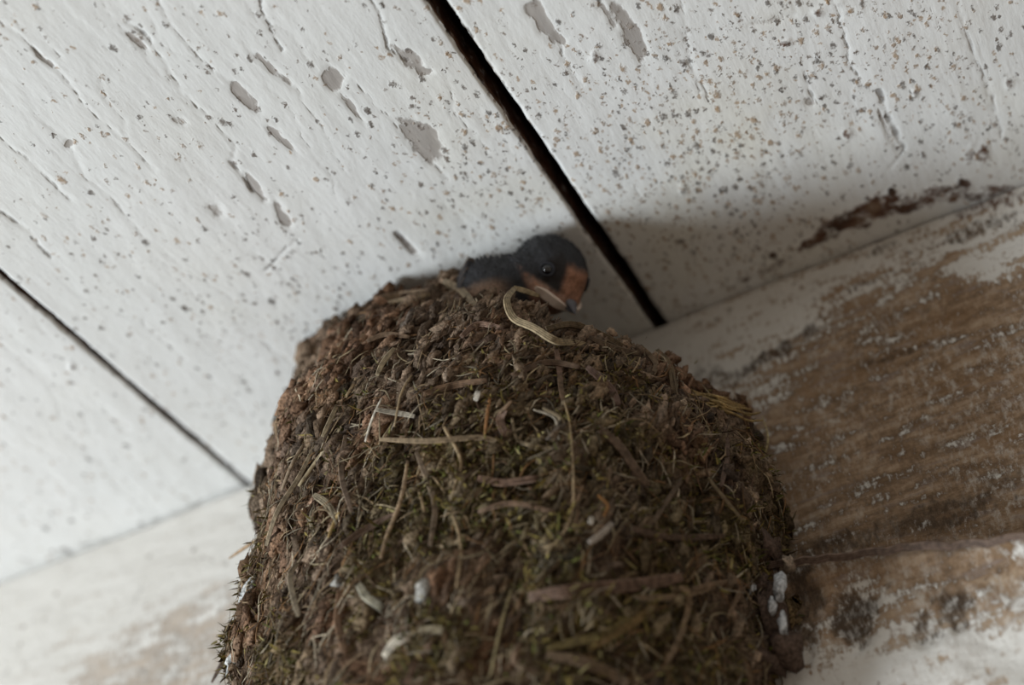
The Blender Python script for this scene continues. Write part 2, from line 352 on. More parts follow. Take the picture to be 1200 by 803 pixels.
def close_back(V, F, A, nx, ny, fn):
    ring = [i*ny for i in range(nx)] + [(nx - 1)*ny + j for j in range(1, ny)] + [i*ny + ny - 1 for i in range(nx - 2, -1, -1)] + [j for j in range(ny - 2, 0, -1)]
    n0 = len(V); T = fn(V[ring].copy()); k = len(ring); V = np.concatenate([V, T]); A = np.concatenate([A, A[ring]])
    F += [(ring[(q + 1) % k], ring[q], n0 + q, n0 + (q + 1) % k) for q in range(k)] + [tuple(n0 + q for q in reversed(range(k)))]
    return V, F, A
def beam_marks(X, Z):
    zz = -Z
    right = sst(X, .06, .14)
    br = sst(zz + (fbm(X*22, Z*30, 6., 3) - .5)*.04, .000, .045)*right + (1 - right)*sst(zz + (fbm(X*22, Z*30, 2., 3) - .5)*.03, .028, .062)*sst(X, -.26, -.10)*.75
    br = np.maximum(br, right*.36)
    br = paint_marks(X, Z, [wblob(1130, 330, 120, 50, -22, .75), wblob(1100, 560, 160, 60, -14, .95), wblob(1000, 430, 150, 50, -22, .62), wblob(830, 430, 30, 26, 0, .6), wblob(865, 395, 18, 20, 30, .55), wblob(795, 400, 16, 14, 0, .45)], br)
    for (u, v, ru, rv, a, k) in ((800, 425, 60, 30, -20, .12), (870, 385, 70, 25, -22, .25), (1170, 300, 40, 20, -22, .3)):      # white paint left here
        b = paint_marks(X, Z, [wblob(u, v, ru*1.3, rv*1.3, a)]); br = br*(1 - b) + k*b
    sp = paint_marks(X, Z, [wblob(838, 440, 30, 16, 20, .7), wblob(870, 402, 26, 8, 50, .4), wblob(905, 415, 50, 8, -30, .9), wblob(950, 388, 12, 8, -60, .85), wblob(1085, 365, 10, 12, 20, .6),
                            wblob(1050, 415, 45, 5, -18, .7), wblob(1105, 602, 90, 20, -14, .8), wblob(980, 640, 60, 16, -14, .8), wblob(1190, 560, 60, 14, -16, .6), wblob(1020, 330, 50, 5, -22, .6), wblob(1140, 270, 55, 9, -22, .75), wblob(1180, 262, 30, 9, 0, .6),  # dark band just above the sloping board is shade painted in
                            wblob(930, 560, 60, 60, 0, .35), wblob(1035, 290, 25, 6, -24, .7), wblob(150, 755, 12, 5, 0, .5), wblob(160, 700, 20, 2.5, -60, .6), wblob(30, 780, 10, 4, -50, .6), wblob(5, 790, 10, 4, -50, .6), wblob(230, 690, 26, 8, -20, .25), wblob(215, 735, 30, 5, -50, .3)])  # round patch right of the nest: painted shade beside it
    rd = paint_marks(X, Z, [wblob(960, 290, 60, 9, -22, .85), wblob(1050, 262, 60, 12, -22, .95), wblob(1150, 240, 60, 12, -14, .7), wblob(1000, 338, 20, 5, -30, .5)])
    return np.stack([np.clip(br, 0, 1), sp, rd, 1 - sst(X, .0, .08)], -1)
V, F, W, nx, nz = beam('b', -.9, 1.0, -.26, -.0003, beam_marks, (-.215, .235, -.175))
V, F, A = close_back(V, F, W.reshape(-1, 4), nx, nz, lambda T: T*[1, 0, 1] + [0, .085, 0])
bo = mk('wooden_beam', V, F, MAT_BEAM, None, {'wear_shade': A}); bo['label'] = 'rough whitewashed wooden beam with brown stains, running behind the nest'; bo['category'] = 'beam'

# ------------------------------------------------------------------ sloping board below, in front of the beam
YL = -.020
p0 = on_wall(620, 703, YL); p1 = on_wall(1190, 636, YL); dx = p1 - p0; dx /= np.linalg.norm(dx); dn = np.array([dx[2], 0, -dx[0]]); dn = dn if dn[2] < 0 else -dn
LS0 = .045; ss = axis(LS0, .62, LS0, .26, .001, .02); tt = axis(0., .16, .0, .085, .001, .02)
S, T_ = np.meshgrid(ss, tt, indexing='ij'); P = p0 + S[..., None]*dx + T_[..., None]*dn
LX, LZ = P[..., 0], P[..., 2]
def ledge_marks(X, Z):
    br = 1 - sst(T_ + (fbm(X*40, Z*40, 5., 3) - .5)*.026 + .05*(S - .115), .004, .034)
    br = np.clip(br, .12, 1)
    sp = paint_marks(X, Z, [wblob(998, 722, 27, 36, 10, .95, YL), wblob(1120, 708, 25, 26, -20, .85, YL), wblob(1085, 735, 20, 22, 0, .75, YL), wblob(940, 700, 22, 60, 0, .9, YL), wblob(880, 720, 60, 50, 0, .6, YL), wblob(1010, 665, 60, 8, -8, .5, YL)])  # thin strip below the upper edge is a shadow put into the colour
    return np.stack([br, sp, 0*br, 0*br], -1)
LW = ledge_marks(LX, LZ)
Yd = YL + (fbm(LX*60, LZ*90, 1., 4) - .5)*.004 - .0035*sst(T_, .007, .001)*sst(T_, -.001, .0006) + .004*LW[..., 1]*.5
P[..., 1] = Yd; nx, nt = S.shape
V, F, A = close_back(P.reshape(-1, 3), grid_faces(nx, nt, flip=True), LW.reshape(-1, 4), nx, nt, lambda T: T*[1, 0, 1] + [0, -.0012, 0])
F = [f[::-1] for f in F] if False else F
ledge = thing('sloping_board', tuple(p0 + np.array([.1, .01, -.03])), 'pale sloping board with dark stains at the lower right, under the nest', 'board')
mk('board', V, F, MAT_BEAM, ledge, {'wear_shade': A})

# ------------------------------------------------------------------ nest
LEV = np.array([  # z, left x, right x, depth
    (.00, -.038, .082, .064), (-.01, -.042, .084, .070), (-.02, -.046, .087, .076), (-.03, -.048, .090, .082), (-.05, -.049, .096, .086), (-.07, -.052, .100, .089), (-.09, -.055, .106, .090), (-.11, -.058, .104, .089),
    (-.14, -.060, .098, .088), (-.17, -.058, .088, .080), (-.20, -.048, .070, .060), (-.225, -.030, .050, .035)])
def lev(z):
    zz = LEV[::-1, 0]; return [np.interp(z, zz, LEV[::-1, k]) for k in (1, 2, 3)]
EXPO = 2.25
def skew(x, z): return 1 - .13*sst(x, .005, .040)*sst(z, -.045, -.015)
def nest_pt(th, z, grow=0.):
    l, r, d = lev(z); cx = (l + r)/2; w = (r - l)/2 + grow; d = d + grow
    c = np.cos(th); s = np.sin(th); X = cx - w*np.sign(c)*np.abs(c)**(2/EXPO)
    return np.stack([X, -d*skew(X, z)*np.abs(s)**(2/EXPO), z + 0*th], -1)
def nest_disp(P):
    x, y, z = P[..., 0], P[..., 1], P[..., 2]
    return (fbm(x*38, y*38, z*38, 3) - .5)*.017 + (fbm(x*170, y*170, z*170, 4) - .5)*.0085
def nest_hit(u, v, extra=0.):
    D = ray(u, v); ts = np.linspace(.25, .75, 1400); P = CAM + D*ts[:, None]
    l, r, d = lev(P[:, 2]); dd = nest_disp(P) + extra
    Fv = (np.abs(P[:, 0] - (l + r)/2)/((r - l)/2 + dd))**EXPO + (np.abs(P[:, 1])/(d*skew(P[:, 0], P[:, 2]) + dd))**EXPO - 1
    i = np.where((Fv < 0) & (P[:, 1] < 0))[0]
    if len(i): return P[i[0]]
    j = np.argmin(np.where(P[:, 1] < 0, Fv, 9e9)); return P[j]
def rim_z(x):
    pts = [on_nest_rim(u, v) for u, v in RIMPX]; pts.sort(key=lambda p: p[0]); return np.interp(x, [p[0] for p in pts], [p[2] for p in pts])
RIMPX = [(352, 392), (380, 380), (420, 366), (436, 345), (480, 345), (520, 334), (545, 332), (575, 348), (600, 364), (640, 386), (690, 398), (740, 402), (775, 414), (800, 446)]
def on_nest_rim(u, v):
    D = ray(u, v); ts = np.linspace(.3, .7, 3000); P = CAM + D*ts[:, None]; l, r, d = lev(P[:, 2])
    Fv = (np.abs(P[:, 0] - (l + r)/2)/((r - l)/2))**EXPO + (np.abs(P[:, 1])/(d*skew(P[:, 0], P[:, 2])))**EXPO - 1
    i = np.where((Fv < 0) & (P[:, 1] < 0))[0]; return P[i[0]] if len(i) else P[np.argmin(Fv)]
_rp = sorted([tuple(on_nest_rim(u, v)) for u, v in RIMPX]); RX = [p[0] for p in _rp]; RZ = [min(p[2], -.003) for p in _rp]
RX = [-.06] + RX; RZ = [RZ[0]] + RZ; pass
# the rim drops away towards its right end
_k = [i for i, x in enumerate(RX) if x < .087]; RX = [RX[i] for i in _k] + [.090, .096, .106]; RZ = [RZ[i] for i in _k] + [-.059, -.066, -.070]
def rimz(x): return np.interp(x, RX, RZ)
nest = thing('bird_nest', (.028, -.0, -.10), 'brown mud, straw and moss nest stuck to the beam below the ceiling boards', 'nest')
nth, nz_ = 560, 460
th = np.linspace(.0, np.pi, nth); base = nest_pt(th, np.full(nth, -.03)); zt = rimz(base[:, 0])
ZZ = zt[:, None] + (np.linspace(0, 1, nz_)[None, :])*(-.224 - zt[:, None]); TH = np.repeat(th[:, None], nz_, 1)
P0 = nest_pt(TH.ravel(), ZZ.ravel()).reshape(nth, nz_, 3); P1 = nest_pt(TH.ravel(), ZZ.ravel(), .001).reshape(nth, nz_, 3)
NRM = np.stack([P0[..., 0] - .028, P0[..., 1]*1.0, 0*P0[..., 2]], -1); NRM /= np.linalg.norm(NRM, axis=2)[..., None] + 1e-9
dsp = nest_disp(P0); topfade = sst(ZZ, zt[:, None] + .0, zt[:, None] - .006)
PO = P0 + NRM*dsp[..., None]; PO[..., 1] = np.minimum(PO[..., 1], -.0004)
PO[:, 0, 2] += (fbm(P0[:, 0, 0]*180, P0[:, 0, 1]*180, 2., 3) - .5)*.008
def yback(P):                             # the nest wraps round the face of the sloping board where there is one
    q = P - p0; s_ = q @ dx; t_ = q @ dn
    return -.0004 + (-.0175)*sst(s_, LS0 - .003, LS0)*sst(t_, -.005, .001)
def moss_amt(P):
    x, y, z = P[..., 0], P[..., 1], P[..., 2]
    return sst(-z + (fbm(x*32, y*32, z*32, 3) - .5)*.085, .055, .115)*sst(fbm(x*70 + 4, y*70, z*70, 3), .36, .60)
def mud_col(P, r=None):
    x, y, z = P[..., 0], P[..., 1], P[..., 2]
    t = fbm(x*90 + 3, y*90, z*90, 3)[..., None]; t = np.clip((t - .25)*2, 0, 1)
    c = np.array([.070, .045, .030])*(1 - t) + np.array([.255, .180, .122])*t
    rust = sst(fbm(x*55, y*55 + 9, z*55, 3), .52, .66)[..., None]; c = c*(1 - .6*rust) + .6*rust*np.array([.17, .085, .045])
    m = moss_amt(P)[..., None]*.55; c = c*(1 - m) + m*(np.array([.085, .072, .026]))
    return c
cav = []
PO[..., 1] = np.minimum(PO[..., 1], yback(PO)); g = MB(); g.add(PO.reshape(-1, 3), grid_faces(nth, nz_, flip=True), np.concatenate([mud_col(PO).reshape(-1, 3), np.ones((nth*nz_, 1))], 1))
# rim lip and hollow inside
depths = [(0, .000), (-.004, .002), (-.011, .001), (-.014, -.006), (-.015, -.018), (-.022, -.032), (-.040, -.044), (-.078, -.048)]
top = PO[:, 0]; inn = []
for gr, dz in depths:
    q = nest_pt(th, zt, max(gr, -.055)); q = q + (nest_disp(q) * .5)[:, None]*NRM[:, 0]; q[:, 2] = top[:, 2] + dz; q[:, 1] = np.minimum(q[:, 1], -.0004)
    if gr == 0: q = top.copy()
    inn.append(q)
INN = np.stack(inn, 1); g.add(INN.reshape(-1, 3), grid_faces(nth, len(depths)), np.concatenate([mud_col(INN).reshape(-1, 3)*.9, np.ones((nth*len(depths), 1))], 1))
# pellets of mud pressed into the wall
_ico = bpy.data.meshes.new('i')
import bmesh
bm = bmesh.new(); bmesh.ops.create_icosphere(bm, subdivisions=2, radius=1.); IV = np.array([v.co[:] for v in bm.verts]); IF = [tuple(v.index for v in f.verts) for f in bm.faces]; bm.free()
U0 = RIGHT*.45 + UP*.89
def pellet(g, c, n, ax, L, W_, Th, col):
    a = ax - n*(ax @ n); a /= np.linalg.norm(a) + 1e-9; b = np.cross(n, a)
    k = RNG.uniform(0, 50); nv = 1 + (fbm(IV[:, 0]*2.3 + k, IV[:, 1]*2.3, IV[:, 2]*2.3 + k, 3) - .5)*2.3
    V = c + (IV[:, :1]*a*L + IV[:, 1:2]*b*W_ + IV[:, 2:3]*n*Th)*nv[:, None]; V[:, 1] = np.minimum(V[:, 1], yback(V) + .0003); V[:, 2] = np.minimum(V[:, 2], -.0005)
    g.add(V, IF, (*col, 1))
def surf(thv, z):
    p = nest_pt(np.array([thv]), np.array([z]))[0]; n = np.array([p[0] - .028, p[1], 0.]); n /= np.linalg.norm(n) + 1e-9
    return p + n*nest_disp(p), n
def rtheta(): return math.acos(np.clip(RNG.uniform(-1, 1)*.999, -1, 1)) if RNG.random() < .6 else RNG.uniform(.02, 3.12)
for i in range(5200):
    t = rtheta(); x = nest_pt(np.array([t]), np.array([-.03]))[0, 0]; z0 = float(rimz(x))
    z = z0 - abs(RNG.normal(0, .055)) if i % 3 else RNG.uniform(-.215, z0)
    if z < -.215: continue
    p, n = surf(t, z); k = RNG.uniform(.35, 1.0)**1.4*1.5; ax = U0 + RNG.normal(0, .32, 3)
    c = mud_col(p)*RNG.uniform(.45, 1.9) + RNG.uniform(0, .02)
    if RNG.random() < .10: c = c*1.4 + .02
    pellet(g, p + n*RNG.uniform(-.0012, .0010), n, ax, .0026*k, .0010*k, .0013*k, np.clip(c, .01, .5))
for i in range(420):                      # along the rim
    t = RNG.uniform(.02, 3.12); q = INN[int(t/np.pi*(nth - 1)), RNG.integers(0, 4)]; n = np.array([0, 0, 1.]); n2 = np.array([q[0] - .028, q[1], .02]); n2 /= np.linalg.norm(n2)
    k = RNG.uniform(.5, 1.25); pellet(g, q + RNG.normal(0, .001, 3), n2, U0 + RNG.normal(0, .5, 3), .0022*k, .0015*k, .0016*k, mud_col(q)*RNG.uniform(.8, 1.7))
for (u, v, L, W_) in ((850, 700, .006, .004), (875, 735, .006, .005), (905, 715, .0075, .003), (860, 770, .008, .006), (900, 770, .006, .005), (925, 760, .005, .004), (830, 745, .006, .005), (815, 790, .008, .006), (890, 690, .004, .003), (905, 645, .004, .0022)):
    c = on_wall(u, v, YL - .006); pellet(g, c, np.array([0, -1., 0]), np.array([.1, 0, 1.]), L, W_, .006, (.13, .09, .07))
g.build('mud_wall', MAT_MUD, nest)

# moss
def tuft(g, p, n, L, w, col, spread=.8, up=.35):
    d = n*.7 + np.array([0, 0, -1.])*up + RNG.normal(0, spread, 3)*.6; d /= np.linalg.norm(d); e = np.cross(d, RNG.normal(0, 1, 3)); e /= np.linalg.norm(e)
    bend = RNG.normal(0, .3, 3)*L
    V = [p - e*w, p + e*w, p + d*L*.55 + bend*.4 + e*w*.8, p + d*L*.55 + bend*.4 - e*w*.8, p + d*L + bend]
    g.add(V, [(0, 1, 2, 3), (3, 2, 4)], (*col, 1))
g = MB(); k = 0
while k < 17000:
    t = rtheta(); z = RNG.uniform(-.2, -.045); p, n = surf(t, z)
    if RNG.random() > moss_amt(p)*1.15 + .015: continue
    k += 1; q = RNG.random(); c = (np.array([.25, .195, .060]), np.array([.13, .135, .035]), np.array([.11, .075, .04]), np.array([.30, .25, .11]))[0 if q < .36 else 1 if q < .50 else 2 if q < .9 else 3]*RNG.uniform(.4, 1.1)
    tuft(g, p + n*RNG.uniform(-.0005, .0022), n, RNG.uniform(.0012, .0034), RNG.uniform(.00018, .0004), c)
o = g.build('moss', MAT_MOSS, nest); o['kind'] = 'stuff'

# fine rootlets and hair everywhere on the outside: too many to count
g = MB()
PAL = [(.30, .21, .12), (.42, .33, .20), (.19, .11, .06), (.13, .08, .05), (.50, .42, .30), (.26, .14, .06)]
for i in range(5200):
    t = rtheta(); x = nest_pt(np.array([t]), np.array([-.03]))[0, 0]; z = RNG.uniform(-.2, float(rimz(x)) - .004); p, n = surf(t, z)
    low = sst(-z, .03, .10)
    ax = U0*RNG.choice([1, -1]) + RNG.normal(0, .45, 3) if RNG.random() < .6 else RNG.normal(0, 1, 3) + np.array([0, 0, -.5])
    ax -= n*(ax @ n); ax /= np.linalg.norm(ax); L = RNG.uniform(.003, .010)*(1 + .5*low); sd = np.cross(n, ax); cv = RNG.normal(0, .25)
    Q = []
    for s_ in np.linspace(-.5, .5, 5):
        q = p + ax*s_*L + sd*cv*L*(s_*s_*2); qq = nest_surface = q; Q.append(qq + n*(.0012 + RNG.uniform(0, .0008) - .002*abs(s_)))
    Q = np.array(Q); Q[:, 1] = np.minimum(Q[:, 1], -.0005); Q[:, 2] = np.minimum(Q[:, 2], -.001)
    c = np.array(PAL[RNG.integers(0, 6)])*RNG.uniform(.3, 1.0); g.strand(Q, RNG.uniform(.00008, .00030), .0001, n, (*c, 1))
o = g.build('rootlets', MAT_STRAW, nest); o['kind'] = 'stuff'

# straws and stems that can be told apart
def straw(pix, w, col, name='straw', lift=.0012, off=None, parent=nest, n=6):
    P = []
    for k, q in enumerate(pix):
        p = nest_hit(q[0], q[1], .0022); li = lift if len(q) < 3 else q[2]; P.append(p - ray(q[0], q[1])*li)
    P = catmull(P, n); P[:, 2] = np.minimum(P[:, 2], -.0015); P[:, 1] = np.minimum(P[:, 1], -.0005)
    g = MB(); g.strand(P, w, w*.42, BACK + np.array([.2, -.3, .1]), (*col, 1), .35); return g.build(name, MAT_STRAW, parent)
PALE = (.46, .37, .24); TAN = (.33, .24, .14); BRN = (.20, .13, .08); ROSE = (.28, .18, .13); WHT = (.66, .60, .50); YEL = (.40, .28, .12); GRY = (.36, .31, .24)
straw([(603, 338, .004), (594, 352, .004), (602, 373, .003), (625, 384, .003), (650, 399, .003), (672, 402, .002), (686, 404, .0005)], .0011, (.40, .31, .19))
straw([(602, 337, .0012), (615, 341, .002), (632, 347, .001)], .0008, (.33, .24, .13))
straw([(520, 329, .001), (540, 340, .002), (556, 358, .001)], .00125, (.38, .30, .20))
straw([(440, 352), (462, 348), (500, 342)], .0014, (.32, .23, .15)); straw([(455, 355), (480, 350), (505, 345)], .0008, (.36, .27, .17))
HERO = [
 ([(462, 408), (449, 425), (442, 440)], .0009, PALE), ([(426, 417), (418, 444), (405, 466)], .0007, TAN), ([(367, 449), (352, 466), (346, 480)], .0005, PALE),
 ([(447, 467), (436, 492), (428, 518)], .0004, WHT), ([(395, 475), (386, 495), (378, 512)], .0008, PALE), ([(561, 458), (557, 470)], .0009, WHT), ([(482, 440), (470, 462), (462, 500)], .0004, TAN),
 ([(583, 486), (592, 478), (600, 470)], .0006, BRN), ([(592, 480), (586, 492), (592, 508), (600, 500)], .0014, ROSE), ([(575, 462), (571, 485), (568, 510)], .0005, (.34, .17, .07)),
 ([(445, 515), (500, 517), (560, 513), (590, 520)], .0009, (.28, .20, .12)), ([(440, 480), (470, 485), (486, 488)], .0009, GRY), ([(495, 462), (530, 452), (570, 446)], .0012, (.20, .12, .07)),
 ([(488, 530), (500, 560), (510, 595), (504, 640)], .0009, (.30, .22, .15)), ([(478, 540), (470, 585), (455, 625), (446, 655)], .0007, (.34, .24, .15)), ([(498, 530), (490, 560), (497, 600)], .0006, TAN),
 ([(368, 580), (382, 590), (394, 608)], .0013, (.37, .30, .20)), ([(349, 660), (340, 675), (345, 705), (350, 722)], .0009, (.36, .29, .20)), ([(420, 685), (430, 700), (448, 712)], .0013, (.40, .37, .28)),
 ([(450, 770), (465, 752), (482, 744)], .0015, (.60, .53, .42)), ([(482, 744), (500, 738), (520, 738)], .0011, (.34, .28, .18)), ([(505, 752), (488, 775), (476, 802)], .0008, ROSE),
 ([(690, 636), (704, 627), (718, 613)], .0009, (.50, .43, .36)), ([(694, 606, .001), (692, 614, .001)], .0008, WHT), ([(786, 690), (805, 692), (806, 715), (795, 750), (768, 800)], .0009, (.30, .21, .13)),
 ([(810, 690), (840, 684), (866, 682), (866, 695), (852, 725)], .0008, (.24, .16, .10)), ([(770, 706), (735, 735), (690, 760)], .0011, (.26, .17, .07)), ([(640, 768), (680, 775), (720, 792), (735, 803)], .0016, (.24, .17, .11)),
 ([(652, 410), (655, 430), (658, 455)], .0009, ROSE), ([(655, 440), (660, 470)], .0008, BRN), ([(688, 430), (715, 455), (725, 475)], .0013, (.20, .13, .10)),
 ([(660, 465), (668, 500), (672, 560), (668, 610), (640, 650)], .00035, TAN), ([(600, 490), (606, 515), (625, 522), (665, 525), (658, 492), (636, 478)], .0007, (.20, .15, .09)), ([(625, 480), (650, 490), (655, 515)], .0005, GRY),
 ([(700, 500), (725, 522), (745, 550), (760, 570)], .0013, (.19, .13, .09)), ([(770, 410), (785, 430), (790, 460)], .0012, (.20, .14, .08)), ([(750, 405), (768, 425), (765, 440)], .0010, (.22, .15, .09)),
 ([(812, 465), (800, 480), (797, 492)], .0012, (.24, .16, .09)), ([(690, 395), (720, 408), (750, 415)], .0010, (.17, .12, .08)), ([(640, 385), (670, 380), (700, 390), (730, 405)], .0011, (.17, .12, .07)),
 ([(700, 580), (712, 592), (708, 605)], .0005, (.25, .12, .04)), ([(560, 560), (590, 566), (630, 560)], .0012, (.20, .12, .08)), ([(620, 700), (660, 694), (700, 690), (760, 684), (800, 676)], .0020, (.22, .14, .10)),
 ([(530, 600), (540, 640), (535, 690)], .0005, TAN), ([(600, 690), (588, 730), (575, 790)], .0004, (.34, .28, .15)), ([(405, 510), (400, 555), (412, 600)], .0009, (.24, .17, .12)), ([(398, 690), (396, 730), (404, 765)], .0011, (.25, .15, .09)),
 ([(560, 600), (600, 590), (650, 600)], .0008, (.22, .14, .09)), ([(370, 520), (350, 560), (325, 600), (312, 640)], .0008, (.37, .29, .19)), ([(400, 500), (375, 535), (350, 570)], .0007, (.40, .32, .20)), ([(356, 520), (342, 545), (330, 575)], .0006, (.33, .25, .17)),
 ([(385, 630), (392, 612), (398, 600)], .0006, YEL), ([(470, 600), (430, 620), (400, 640)], .0012, (.20, .13, .09)), ([(640, 760), (700, 745), (740, 725)], .0012, (.20, .15, .06)), ([(745, 700), (790, 700), (838, 688)], .0009, (.26, .18, .11)),
 ([(430, 400), (452, 392), (480, 395)], .0009, BRN), ([(540, 395), (560, 380), (590, 385)], .0010, ROSE), ([(600, 440), (640, 425), (680, 430)], .0010, (.18, .12, .08)), ([(520, 500), (540, 540), (530, 580)], .0006, TAN),
 ([(800, 560), (780, 590), (760, 620)], .0008, (.17, .12, .08)), ([(830, 560), (845, 580), (870, 610)], .0007, (.20, .15, .09)), ([(740, 620), (790, 630), (850, 628)], .0010, (.15, .10, .07)), ([(850, 500), (852, 535), (845, 570)], .0009, (.17, .11, .08)),
]
for pix, w, c in HERO:
    straw(pix, w*.85, np.array(c)*.98, lift=.0006)
    if w > .001:                          # broken fibres alongside the broader ones
        straw([(q[0] + RNG.normal(0, 2), q[1] + 3 + RNG.normal(0, 1.5)) for q in pix], w*.3, np.array(c)*.6, lift=.0004)
# yellow straw fringe on the right shoulder
for i in range(16):
    o_ = RNG.uniform(-8, 8); u0 = RNG.uniform(808, 852); u1 = u0 + RNG.uniform(28, 52); f = lambda u: 457 + (u - 820)*.38 + o_
    pts = [nest_hit(u, f(u) + 4 + RNG.normal(0, 3), .002) - ray(u, f(u))*RNG.uniform(.0012, .0030) for u in np.linspace(u0, u1, 4)]
    g = MB(); g.strand(catmull(pts, 4), .00038, .00025, None, (*np.array(YEL)*RNG.uniform(.7, 1.1), 1)); g.build('straw', MAT_STRAW, nest)
def free_strand(pts, w, col, name='straw', parent=nest, mat=MAT_STRAW):
    g = MB(); g.strand(catmull(pts, 5), w, w*.5, None, (*col, 1), .6); return g.build(name, mat, parent)
W_ = lambda u, v, y: on_wall(u, v, y)
free_strand([W_(893, 488, -.012), W_(900, 515, -.016), W_(890, 545, -.014), W_(868, 570, -.012), W_(852, 580, -.014)], .00035, (.42, .34, .18))
free_strand([W_(852, 566, -.014), W_(880, 590, -.010), W_(912, 632, -.005)], .0006, (.20, .15, .09))
free_strand([W_(268, 655, -.052), W_(290, 640, -.056), W_(318, 622, -.060)], .0005, (.36, .24, .14))
free_strand([W_(248, 800, -.045), W_(265, 770, -.050), W_(284, 745, -.055), W_(296, 722, -.057)], .0008, (.12, .08, .06))
free_strand([W_(313, 596, -.055), W_(322, 592, -.057), W_(334, 594, -.058)], .0008, (.07, .05, .04))
free_strand([W_(318, 500, -.056), W_(326, 480, -.058), W_(334, 462, -.06)], .0005, (.06, .05, .04))
# white droppings and feathers on the nest
def daub(name, c, ax, L, W2, Th, col, parent, mat=MAT_MUD, n=np.array([0, -1., .1])):
    g = MB(); n = n/np.linalg.norm(n); pellet(g, np.array(c), n, np.array(ax, float), L, W2, Th, col); return g.build(name, mat, parent)
for (u, v, L, w2) in ((274, 768, .0048, .0013), (290, 690, .0035, .0013), (395, 682, .0018, .0012), (497, 690, .003, .0016)):
    c = nest_hit(u, v, .002) - ray(u, v)*.001; o = daub('dropping', c, U0, L, w2, .0012, (.62, .62, .60) if L > .003 else (.42, .40, .36), nest, n=BACK)
for (u, v, L, w2) in ((914, 690, .0042, .0016), (881, 688, .0020, .0011), (918, 735, .0038, .0010), (905, 710, .0030, .0010), (833, 680, .0016, .0012)):
    daub('dropping', W_(u, v, YL - .011), (.12, 0, 1), L, w2, .0014, (.66, .68, .70), nest)
# dead stalk lying along the upper edge of the sloping board
pts = [p0 + dx*s_ + np.array([0, -.0055 - .001*math.sin(s_*90) + RNG.normal(0, .0003), -.0012 + .0006*math.sin(s_*130) + RNG.normal(0, .00035)]) for s_ in np.linspace(.062, .152, 30)]
g = MB(); g.strand(pts, .0011, .0008, None, (.21, .145, .11, 1), .3); tw = g.build('dead_stalk', MAT_STRAW, nest)
for (u, v, L, w2, c) in ((890, 645, .0028, .002, (.42, .31, .20)), (925, 660, .0022, .0016, (.42, .33, .25)), (790, 680, .003, .002, (.30, .24, .17))):
    daub('clod', W_(u, v, YL - .007), (0, 0, 1), L, w2, .002, c, nest)

# ------------------------------------------------------------------ young swallow looking over the rim
def cam_vec(x, y, z): v = RIGHT*x + UP*y + BACK*z; return v/np.linalg.norm(v)
HC = on_ceil(647, 320, -.0140)
HF = cam_vec(.52, -.52, .68); HL = cam_vec(.75, -.32, -.58); HL = HL - HF*(HL @ HF); HL /= np.linalg.norm(HL); HU = np.cross(HF, HL)
def hp(f, l, u): return HC + HF*f + HL*l + HU*u       # head frame, metres
bird = thing('young_swallow', tuple(HC + np.array([-.02, .01, -.03])), 'young swallow with dark head and rusty throat peering over the nest rim', 'bird')
bm = bmesh.new()
def ell(c, axes, radii):
    M4 = Matrix([[axes[j][i]*radii[j] for j in range(3)] + [c[i]] for i in range(3)] + [[0, 0, 0, 1]]); bmesh.ops.create_icosphere(bm, subdivisions=3, radius=1., matrix=M4)
HA = (HF, HL, HU)
ell(hp(-.0005, 0, .0005), HA, (.0120, .0108, .0102)); ell(hp(.0045, 0, -.0020), HA, (.0085, .0085, .0070)); ell(hp(.0080, 0, -.0028), HA, (.0058, .0062, .0042))
ell(hp(.0005, 0, -.0055), HA, (.0095, .0090, .0070)); ell(hp(.0055, 0, .0030), HA, (.0060, .0060, .0050))
BC = HC + RIGHT*-.0185 + UP*-.0050 + BACK*.0015; BX = np.array([-.80, .42, -.40]); BX /= np.linalg.norm(BX); BY = np.cross((0, 0, 1.), BX); BY /= np.linalg.norm(BY); BZ = np.cross(BX, BY)
for t in np.linspace(0, 1, 7): 
    c = HC*(1 - t) + BC*t + np.array([0, .0, -.002*math.sin(t*3)]); r = .0100 + .0000*t; ell(c, (BX, BY, BZ), (r, r, r*.93))
ell(BC + BX*.012 + np.array([0, 0, -.003]), (BX, BY, BZ), (.024, .0112, .0108)); ell(BC + BX*.034, (BX, BY, BZ), (.016, .009, .007))
me = bpy.data.meshes.new('tmp'); bm.to_mesh(me); bm.free(); to = bpy.data.objects.new('tmp', me); COL.objects.link(to)
rm = to.modifiers.new('r', 'REMESH'); rm.mode = 'VOXEL'; rm.voxel_size = .00055; sm = to.modifiers.new('s', 'SMOOTH'); sm.iterations = 7; sm.factor = .5
dg = bpy.context.evaluated_depsgraph_get(); dg.update(); ev = to.evaluated_get(dg); m2 = ev.to_mesh()
V = np.empty(len(m2.vertices)*3); m2.vertices.foreach_get('co', V); V = V.reshape(-1, 3).copy(); F = [tuple(p.vertices) for p in m2.polygons]; ev.to_mesh_clear()
bpy.data.objects.remove(to); bpy.data.meshes.remove(me)
R_ = V - HC; f = R_ @ HF; l = R_ @ HL; u = R_ @ HU
dark = np.array([.024, .024, .027]); rust = np.array([.31, .155, .095]); buff = np.array([.30, .20, .14])
nz3 = fbm(V[:, 0]*700, V[:, 1]*700, V[:, 2]*700, 3) - .5
throat = sst(-u + nz3*.004, .0016, .0036)*sst(f, -.0050, -.0010)*sst(np.linalg.norm(R_, axis=1), .0150, .0130)
fore = sst(f + nz3*.004, .0068, .0092)*sst(np.abs(l), .0058, .0036)*sst(u, .0078, .0050)
lore = sst(np.abs(np.abs(l) - .0070), .0026, .0012)*sst(f, .0040, .0055)*sst(-u, .0034, .0020)
c = dark*(1 + .8*nz3[:, None]) + 0*V
